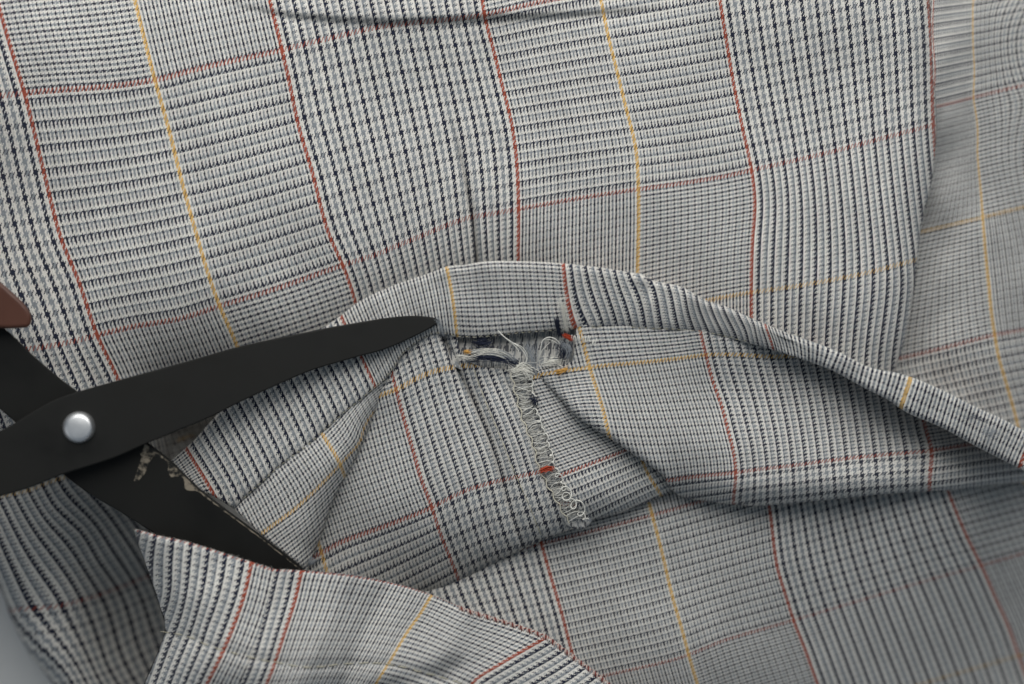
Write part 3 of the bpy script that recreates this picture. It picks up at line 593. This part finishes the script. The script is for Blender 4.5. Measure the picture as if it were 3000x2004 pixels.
# pale strip of cut edge under the stitches
sl = []
ring = [(x - 12, y, ) for x, y in SEAM_L[1:]] + [(1700, 1552)] + [(x + 14, y) for x, y in SEAM_R[::-1][:-1]]
uK = [(x, y, 640) for x, y in SEAM_L[1:]] + [(x, y, 662) for x, y in SEAM_R[1:]]
vK = [(x, y, 290 + (y - 1090) * 0.30) for x, y in SEAM_L[1:] + SEAM_R[1:]]
zK = [(x, y, zs_seam(x, y) - 1.6) for x, y in SEAM_L[1::2] + SEAM_R[1::2]]
M_FADED = cloth_material('faded_cut_edge', 0.22, 2.0)
cut = panel('cut_edge', ring, uK, vK, zK, inner, M_FADED, step=8, wrinkle=(0.3, 60, 77))
N = 30
for i in range(N):
    t = (i + 0.5) / N
    xl, yl = along(SEAM_L[1:], min(1, max(0, t + rng.gauss(0, .008)))); xr, yr = along(SEAM_R[1:], min(1, max(0, t - 0.035 + rng.gauss(0, .022))))
    zl, zr = zs_seam(xl, yl) + 0.35, zs_seam(xr, yr) + 0.35
    mx, my = (xl + xr) / 2 + rng.uniform(-5, 5), (yl + yr) / 2 + rng.uniform(-9, 9)
    tube_mesh('stitch', [strand([(xl, yl), (mx, my), (xr, yr)], [zl, max(zl, zr) + 0.3, zr], 8)], 0.105 * MM * rng.uniform(0.7, 1.4), M_TWHITE, inner, 5)
def wobble(line, n, amp, lift):
    pts, zz = [], []
    for i in range(n):
        t = i / (n - 1); x, y = along(line, t); x2, y2 = along(line, min(1, t + 0.01)); dx, dy = x2 - x, y2 - y; ln = math.hypot(dx, dy) or 1
        a = amp * math.sin(i * math.pi / 2 + rng.uniform(-.4, .4)); pts.append((x - dy / ln * a, y + dx / ln * a)); zz.append(zs_seam(x, y) + lift)
    return strand(pts, zz, 4)
for mat_, cnt, rr in ((M_TWHITE, 330, (0.03, 0.085)), (M_TGREY, 120, (0.04, 0.09)), (M_TNAVY, 46, (0.06, 0.12))):
    paths = []
    for i in range(cnt):
        t = rng.random() ** 1.15; xl, yl = along(SEAM_L[1:], t); xr, yr = along(SEAM_R[1:], min(1, max(0, t - 0.035 + rng.gauss(0, .02)))); a, b_ = sorted((rng.uniform(-0.15, 0.6), rng.uniform(0.4, 1.15)))
        if mat_ is M_TNAVY: a, b_ = 0.3, 0.75
        q = [(xl + (xr - xl) * k + rng.gauss(0, 1.5), yl + (yr - yl) * k + rng.gauss(0, 3)) for k in (a, (a + b_) / 2, b_)]; z0 = zs_seam((xl + xr) / 2, (yl + yr) / 2) - (0.3 if mat_ is M_TNAVY else 0)
        paths.append(strand(q, [z0 - .4, z0 + rng.uniform(-.1, .35), z0 - .3], 6))
    o = tube_mesh('seam_fibres', paths, [MM * rng.uniform(*rr) for _ in paths], mat_, inner, 4); o['kind'] = 'stuff'
tube_mesh('edge_thread', [wobble(SEAM_L[1:], 46, 4, 0.5)], 0.19 * MM, M_TSTRAW, inner, 6)
# looped thread on the right: flat coils sitting on the seam edge
pts, zz = [], []
K = 22
for i in range(K * 12):
    t = i / (K * 12 - 1); x, y = along(SEAM_R[1:], t); ph = i / 12 * 2 * math.pi
    wob = 0.75 + 0.45 * math.sin(i / 12 * 2.3) + 0.35 * math.sin(i / 12 * 5.1 + 1); amp = wob * (3.5 + 9.5 * max(0.0, math.sin((t - 0.58) * 5.0)) if t > 0.58 else 4.2)
    pts.append((x + amp * 1.1 * math.cos(ph) - 2, y + amp * 1.2 * math.sin(ph))); zz.append(zs_seam(x, y) + 0.6 + 0.35 * math.sin(ph))
tube_mesh('edge_thread', [strand(pts, zz, 3)], 0.20 * MM, M_TWHITE, inner, 6)

def tuft(name, pts, zs, n, spread, r, mat, parent, end_spread=None, jit=1.2):
    paths = []
    for k in range(n):
        o1 = (rng.gauss(0, spread), rng.gauss(0, spread)); o2 = (rng.gauss(0, end_spread or spread), rng.gauss(0, end_spread or spread)); m = len(pts)
        pp = []
        for i, p in enumerate(pts):
            t = i / (m - 1); b = math.sin(t * math.pi)
            pp.append((p[0] + o1[0] * (1 - t) + o2[0] * t + rng.gauss(0, spread * .45) * b, p[1] + o1[1] * (1 - t) + o2[1] * t + rng.gauss(0, spread * .45) * b))
        paths.append(strand(pp, [z + rng.uniform(-0.5, 0.9) for z in zs], 7, jit * 0.25))
    o = tube_mesh(name, paths, [r * MM * rng.uniform(0.6, 1.3) for _ in paths], mat, parent, 4); o['kind'] = 'stuff'
    return o
# twisted grey and navy tuft lying at the mouth of the slit
TP = [(1392, 1056), (1372, 1050), (1376, 1038), (1410, 1032), (1450, 1034), (1485, 1044), (1512, 1066)]
tuft('thread_tuft', TP, [44.5, 45.2, 45.8, 46.4, 46.5, 45.8, 44.5], 46, 6, 0.085, M_TGREY, slit)
tuft('thread_tuft', [(1372, 1048), (1410, 1046), (1450, 1050), (1490, 1056), (1515, 1070)], [45.6, 46.4, 46.6, 46, 44.6], 50, 6, 0.085, M_TNAVY, slit)
tuft('thread_tuft', [(1374, 1040), (1420, 1029), (1465, 1033), (1500, 1052)], [46, 47, 47, 45.5], 30, 7, 0.055, M_TWHITE, slit)
tuft('thread_tuft', [(1395, 1000), (1415, 1004), (1432, 1001)], [44.5, 45, 44.6], 34, 8, 0.11, M_TNAVY, slit)
tuft('thread_tuft', [(1632, 935), (1634, 962), (1645, 984)], [51, 48.5, 46], 26, 4, 0.10, M_TNAVY, slit)
tuft('thread_tuft', [(1644, 1008), (1655, 1025), (1646, 1046)], [46.2, 46.6, 45.6], 34, 8, 0.10, M_TNAVY, slit)
tuft('thread_tuft', [(1648, 1006), (1664, 1020), (1660, 1044)], [46.8, 47.4, 46], 24, 8, 0.08, M_TGREY, slit)
tuft('thread_tuft', [(1650, 982), (1662, 986), (1676, 993)], [48, 48.4, 47.4], 26, 4, 0.10, M_TRED, slit)
tuft('thread_tuft', [(1360, 1031), (1368, 1030), (1378, 1033)], [46, 46.5, 46], 20, 3.2, 0.10, M_TYEL, slit)
tuft('thread_tuft', [(1628, 1092), (1645, 1086), (1662, 1080)], [45.2, 45.8, 45], 16, 4, 0.10, M_TYEL, slit)
tuft('thread_tuft', [(1340, 1048), (1365, 1046), (1395, 1050)], [45.5, 46, 45.6], 18, 6, 0.06, M_TWHITE, slit)
tuft('thread_tuft', [(1545, 1010), (1556, 1050), (1562, 1085)], [43, 44, 44], 30, 12, 0.07, M_TGREY, slit)
tuft('thread_tuft', [(1595, 1062), (1620, 1056), (1645, 1058)], [44.4, 45, 44.6], 34, 8, 0.07, M_TWHITE, slit)
tuft('thread_tuft', [(1500, 1090), (1530, 1076), (1556, 1088)], [45, 45.6, 45], 40, 9, 0.09, M_TWHITE, slit)
tuft('thread_tuft', [(1556, 1165), (1568, 1168), (1566, 1190)], [43.4, 43.8, 43], 16, 5, 0.10, M_TNAVY, slit)
tuft('thread_tuft', [(1586, 1380), (1604, 1372), (1618, 1374)], [42, 42.4, 42], 26, 5, 0.10, M_TRED, slit)
# wispy lint on the band
tuft('lint', [(1648, 890), (1654, 930), (1658, 968)], [52.6, 51.2, 49], 60, 6, 0.028, M_TWHITE, band)
tuft('lint', [(1636, 905), (1642, 876), (1664, 872)], [52.6, 53, 52.6], 14, 3, 0.028, M_TWHITE, band)
tuft('lint', [(1300, 984), (1290, 950), (1280, 935)], [50, 51.5, 52.5], 22, 5, 0.03, M_TGREY, band)
tuft('lint', [(2880, 1262), (2896, 1274), (2915, 1270)], [39, 39.6, 39], 40, 9, 0.04, M_TGREY, band)
tuft('lint', [(2835, 1226), (2860, 1222), (2890, 1236)], [39.5, 40.4, 40], 12, 6, 0.04, M_TNAVY, band)
tuft('lint', [(905, 1655), (915, 1640), (922, 1648)], [46, 47, 46], 30, 6, 0.04, M_TGREY, band)
# loose white threads
def thread(pts, zs, r=0.15, mat=M_TWHITE, parent=slit, name='loose_thread'): return tube_mesh(name, [strand(pts, zs, 4)], r * MM, mat, parent, 6)
thread([(1459, 968), (1475, 985), (1500, 1003), (1525, 1020), (1541, 1045), (1540, 1065), (1524, 1072), (1508, 1066)], [48.5, 49, 48.8, 48.2, 47.4, 46.6, 46, 45])
thread([(1466, 978), (1492, 1000), (1512, 1018), (1524, 1042), (1521, 1068)], [48, 48.5, 48, 47, 45.5])
thread([(1500, 1003), (1530, 1018), (1545, 1044), (1538, 1072)], [48.4, 48, 46.8, 45.2], 0.12)
thread([(1577, 1058), (1584, 1020), (1590, 998), (1608, 988), (1628, 994), (1640, 1008)], [45, 47, 48, 48.4, 48, 46.8])
thread([(1576, 1062), (1586, 1030), (1602, 1012), (1612, 1002)], [45, 46.5, 47, 47], 0.11)
thread([(1592, 997), (1606, 994), (1622, 1000), (1638, 1010)], [48, 48, 47.6, 46.8], 0.11)
# short white fibre ends beside the slit
paths = []
for k in range(13):
    x = 1672 + k * 6 + rng.uniform(-2, 2); y = 976 + k * 1.5 + rng.uniform(-3, 10)
    paths.append(strand([(x, y + 14), (x + 2, y + 4), (x + rng.uniform(1, 6), y - 4)], [47.6, 48.2, 48], 5))
o = tube_mesh('frayed_ends', paths, 0.13 * MM, M_TWHITE, band, 4); o['kind'] = 'stuff'

def stray(key, parent, n, box, mat):
    paths = []
    for _ in range(n):
        x, y = rng.uniform(box[0], box[2]), rng.uniform(box[1], box[3]); a = rng.uniform(0, 6.28); q = rng.uniform(10, 34); c = rng.uniform(-1, 1)
        p3 = [(x + q * k * math.cos(a + c * k), y + q * k * math.sin(a + c * k)) for k in (0, 0.5, 1)]
        paths.append([P(px, py, zat(key, px, py) + 0.12) for px, py in p3])
    o = tube_mesh('stray_fibres', paths, 0.03 * MM, mat, parent, 3); o['kind'] = 'stuff'
stray('upper_panel', upper, 70, (100, 80, 2600, 700), M_TWHITE); stray('inner_panel', inner, 30, (1150, 1150, 1500, 1550), M_TWHITE)
stray('folded_panel', fold, 24, (1800, 1080, 2500, 1400), M_TWHITE); stray('upper_panel', upper, 26, (300, 80, 2500, 700), M_TNAVY)

# fine fuzz standing off the fold edges
def fuzz(name, line, key, parent, n, mat, ln=(6, 16), side=-1, r=0.022):
    paths = []
    for _ in range(n):
        t = rng.random(); x, y = along(line, t); x2, y2 = along(line, min(1, t + 0.004)); dx, dy = x2 - x, y2 - y; l = math.hypot(dx, dy) or 1
        nx, ny = dy / l * -side * -1, -dx / l * -side * -1
        q = rng.uniform(*ln); a = rng.gauss(0, 0.7); ex, ey = nx * math.cos(a) - ny * math.sin(a), nx * math.sin(a) + ny * math.cos(a)
        z = zat_fast[key](x, y)
        paths.append([P(x - nx * 4, y - ny * 4, z), P(x + ex * q * .5, y + ey * q * .5, z + 0.5), P(x + ex * q + rng.gauss(0, 3), y + ey * q + rng.gauss(0, 3), z + rng.uniform(-.4, 1.0))])
    o = tube_mesh(name, paths, r * MM, mat, parent, 3); o['kind'] = 'stuff'
    return o
zat_fast = {}
for key, line in (('hem_band', EDGE), ('flap1', FTOP1), ('flap2', FTOP2)):
    zat_fast[key] = (lambda k: (lambda x, y: zat(k, x, y)))(key)
fuzz('edge_fuzz', EDGE[6:-2], 'hem_band', band, 420, M_TWHITE)
fuzz('edge_fuzz', FTOP2[:-2], 'flap2', flap2, 160, M_TWHITE)
fuzz('edge_fuzz', FTOP1, 'flap1', flap1, 80, M_TWHITE)

# whipped edge of the flap: small pale and rust over-edge stitches
def whip(line, key, parent, t0, t1, pitch):
    Ln = sum(math.dist(line[i], line[i + 1]) for i in range(len(line) - 1)); n = int(Ln * (t1 - t0) / pitch)
    for col, mat, ph in (('pale', M_TPINK, 0.0), ('red', M_TRUST, 0.5)):
        paths = []
        for i in range(n):
            if ph and i % 2: continue
            t = t0 + (t1 - t0) * (i + ph) / n; x, y = along(line, t); x2, y2 = along(line, min(1, t + .004)); dx, dy = x2 - x, y2 - y; l = math.hypot(dx, dy) or 1; nx, ny = -dy / l, dx / l
            z = zat(key, x + nx * 8, y + ny * 8)
            paths.append([P(x + nx * 13 + dx / l * 5, y + ny * 13 + dy / l * 5, z + .15), P(x + nx * 5, y + ny * 5, z + .35), P(x - nx * 2 - dx / l * 4, y - ny * 2 - dy / l * 4, z - .6)])
        o = tube_mesh('edge_stitching', paths, 0.30 * MM, mat, parent, 5); o['kind'] = 'stuff'
whip(FTOP2[:-1], 'flap2', flap2, 0.46, 0.985, 13)

# ------------------------------------------------------------------ scissors
scissors = bpy.data.objects.new('scissors', None); scene.collection.objects.link(scissors)
tag(scissors, 'open black tailoring scissors with brown handles and silver pivot screw, cutting the plaid hem', 'scissors')
PVX, PVY = 231.0, 1252.0
def axis_z(z0, ux, uy, slope):
    return lambda x, y: z0 - slope * ((x - PVX) * ux + (y - PVY) * uy)
zU = axis_z(66.0, 0.958, -0.287, 0.0145)
zL = axis_z(61.4, 0.78, 0.627, 0.0140)
blade_u = plate('blade', [(1277, 951), (1290, 941), (1268, 930), (1214, 925), (1134, 931), (1000, 953), (946, 963), (714, 1012), (536, 1062), (357, 1111), (232, 1146), (150, 1176), (70, 1222), (20, 1252), (-80, 1295), (-230, 1350), (-420, 1400), (-440, 1560), (-300, 1545), (-150, 1498), (0, 1455),
                (90, 1428), (184, 1390), (330, 1343), (433, 1298), (616, 1222), (714, 1173), (893, 1093), (1000, 1059), (1045, 1046), (1134, 1021), (1232, 977)], zU, 3.2, M_BLACK, scissors, 0.45)
blade_u['label'] = 'long black upper blade with its tip on the hem'
blade_l = plate('blade', [(-420, 640), (-300, 700), (-140, 830), (32, 978), (92, 1036), (166, 1100), (223, 1143), (330, 1215), (437, 1299), (499, 1347), (579, 1426), (637, 1472), (767, 1569), (886, 1663), (1000, 1772), (1085, 1880), (1096, 1906), (1068, 1908), (960, 1850), (800, 1765), (600, 1655), (418, 1541), (330, 1487), (272, 1453), (184, 1388),
                (100, 1290), (20, 1216), (-60, 1150), (-200, 1030), (-420, 860)], zL, 3.2, M_BLACK, scissors, 0.45)
blade_l['label'] = 'black lower blade with a worn edge'
# bare ground strip along the lower blade, ragged where the coating ends
r2 = random.Random(5)
pts = []
edge = [(430, 1300), (499, 1352), (579, 1431), (637, 1477), (767, 1574), (880, 1664)]
for i in range(60):
    x, y = along(edge, i / 59); pts.append((x - 0.5, y + 2.0))
back = []
for i in range(60):
    t = i / 59; x, y = along(edge, t)
    w = 4.5 + 1.5 * r2.random()
    if t < 0.46: w += (26 * math.exp(-((t - 0.19) / 0.035) ** 2) + 30 * math.exp(-((t - 0.02) / 0.05) ** 2) + 24 * math.exp(-((t - 0.30) / 0.03) ** 2)) * r2.uniform(0.6, 1.1) + 9 * r2.random() * (0.5 - t)
    back.append((x - 0.62 * w, y + 0.78 * w))
top = pts; bm = bmesh.new()
va = [bm.verts.new(P(x, y, zL(x, y) + 0.06)) for x, y in top]; vb = [bm.verts.new(P(x, y, zL(x, y) + 0.06)) for x, y in back]
for i in range(59): bm.faces.new((va[i], vb[i], vb[i + 1], va[i + 1]))
# spur of worn coating running back from the heel
sp = [(424, 1300), (416, 1335), (404, 1372), (392, 1408), (402, 1412), (424, 1388), (436, 1356), (452, 1334), (458, 1318)]
bm.faces.new([bm.verts.new(P(x, y, zL(x, y) + 0.09)) for x, y in sp])
bmesh.ops.recalc_face_normals(bm, faces=bm.faces)
me = bpy.data.meshes.new('worn_edge'); bm.to_mesh(me); bm.free()
worn = link('worn_edge', me, blade_l, M_BARE); worn['label'] = 'tan worn strip along the cutting edge'
# pivot screw: domed rivet head with a flat
bm = bmesh.new(); prof = [(3.15, 2.5, 0.95), (3.7, 2.35, 0.75), (4.2, 2.0, 0.45), (4.6, 1.5, 0.2), (4.9, 0.8, 0.05), (5.0, 0.0, 0.0), (5.0, -6.0, 0.0)]
SEG = 64; cols = []
cx, cy, cz = P(PVX, PVY, zU(PVX, PVY))
for k in range(SEG):
    a = 2 * math.pi * k / SEG
    cols.append([bm.verts.new((cx + (r * math.cos(a) + o_ * 0.8) * MM, cy + (r * math.sin(a) + o_ * 0.15) * MM, cz + (h + o_ * 0.25 * r * math.cos(a - 2.6) * 0.2) * MM)) for r, h, o_ in prof])
c0 = bm.verts.new((cx + .76 * MM, cy + .14 * MM, cz + 2.52 * MM)); c1 = bm.verts.new((cx, cy, cz - 6 * MM))
for k in range(SEG):
    a, b = cols[k], cols[(k + 1) % SEG]
    bm.faces.new((c0, a[0], b[0])); bm.faces.new((c1, b[-1], a[-1]))
    for j in range(len(a) - 1): bm.faces.new((a[j], a[j + 1], b[j + 1], b[j]))
bmesh.ops.recalc_face_normals(bm, faces=bm.faces)
me = bpy.data.meshes.new('pivot_screw'); bm.to_mesh(me); bm.free(); me.polygons.foreach_set('use_smooth', np.ones(len(me.polygons), bool))
screw = link('pivot_screw', me, scissors, M_SCREW); screw['label'] = 'shiny silver pivot screw'
# brown handles: moulded collar over the shank running into a finger loop
def handle(collar, loop_c, rx, ry, zf, label):
    h = plate('handle', collar, lambda x, y: zf(x, y) + 6.0, 15.0, M_BROWN, scissors, 2.6, step=16)
    h['label'] = label
    pts = []
    for k in range(41):
        a = 2 * math.pi * k / 40; x = loop_c[0] + rx * math.cos(a); y = loop_c[1] + ry * math.sin(a); pts.append(P(x, y, 66))
    tube_mesh('finger_loop', [pts], 6.5 * MM, M_BROWN, h, 14, taper=False)
handle([(0, 826), (30, 852), (64, 883), (84, 908), (93, 932), (90, 955), (60, 961), (0, 962), (-120, 955), (-300, 930), (-460, 870), (-520, 700), (-420, 610), (-250, 680), (-100, 760)], (-760, 560), 300, 210, zL, 'brown plastic handle beside the pivot')
handle([(-150, 1400), (-170, 1520), (-330, 1590), (-520, 1640), (-560, 1460), (-400, 1370), (-250, 1350)], (-820, 1640), 300, 220, zU, 'brown plastic lower handle')
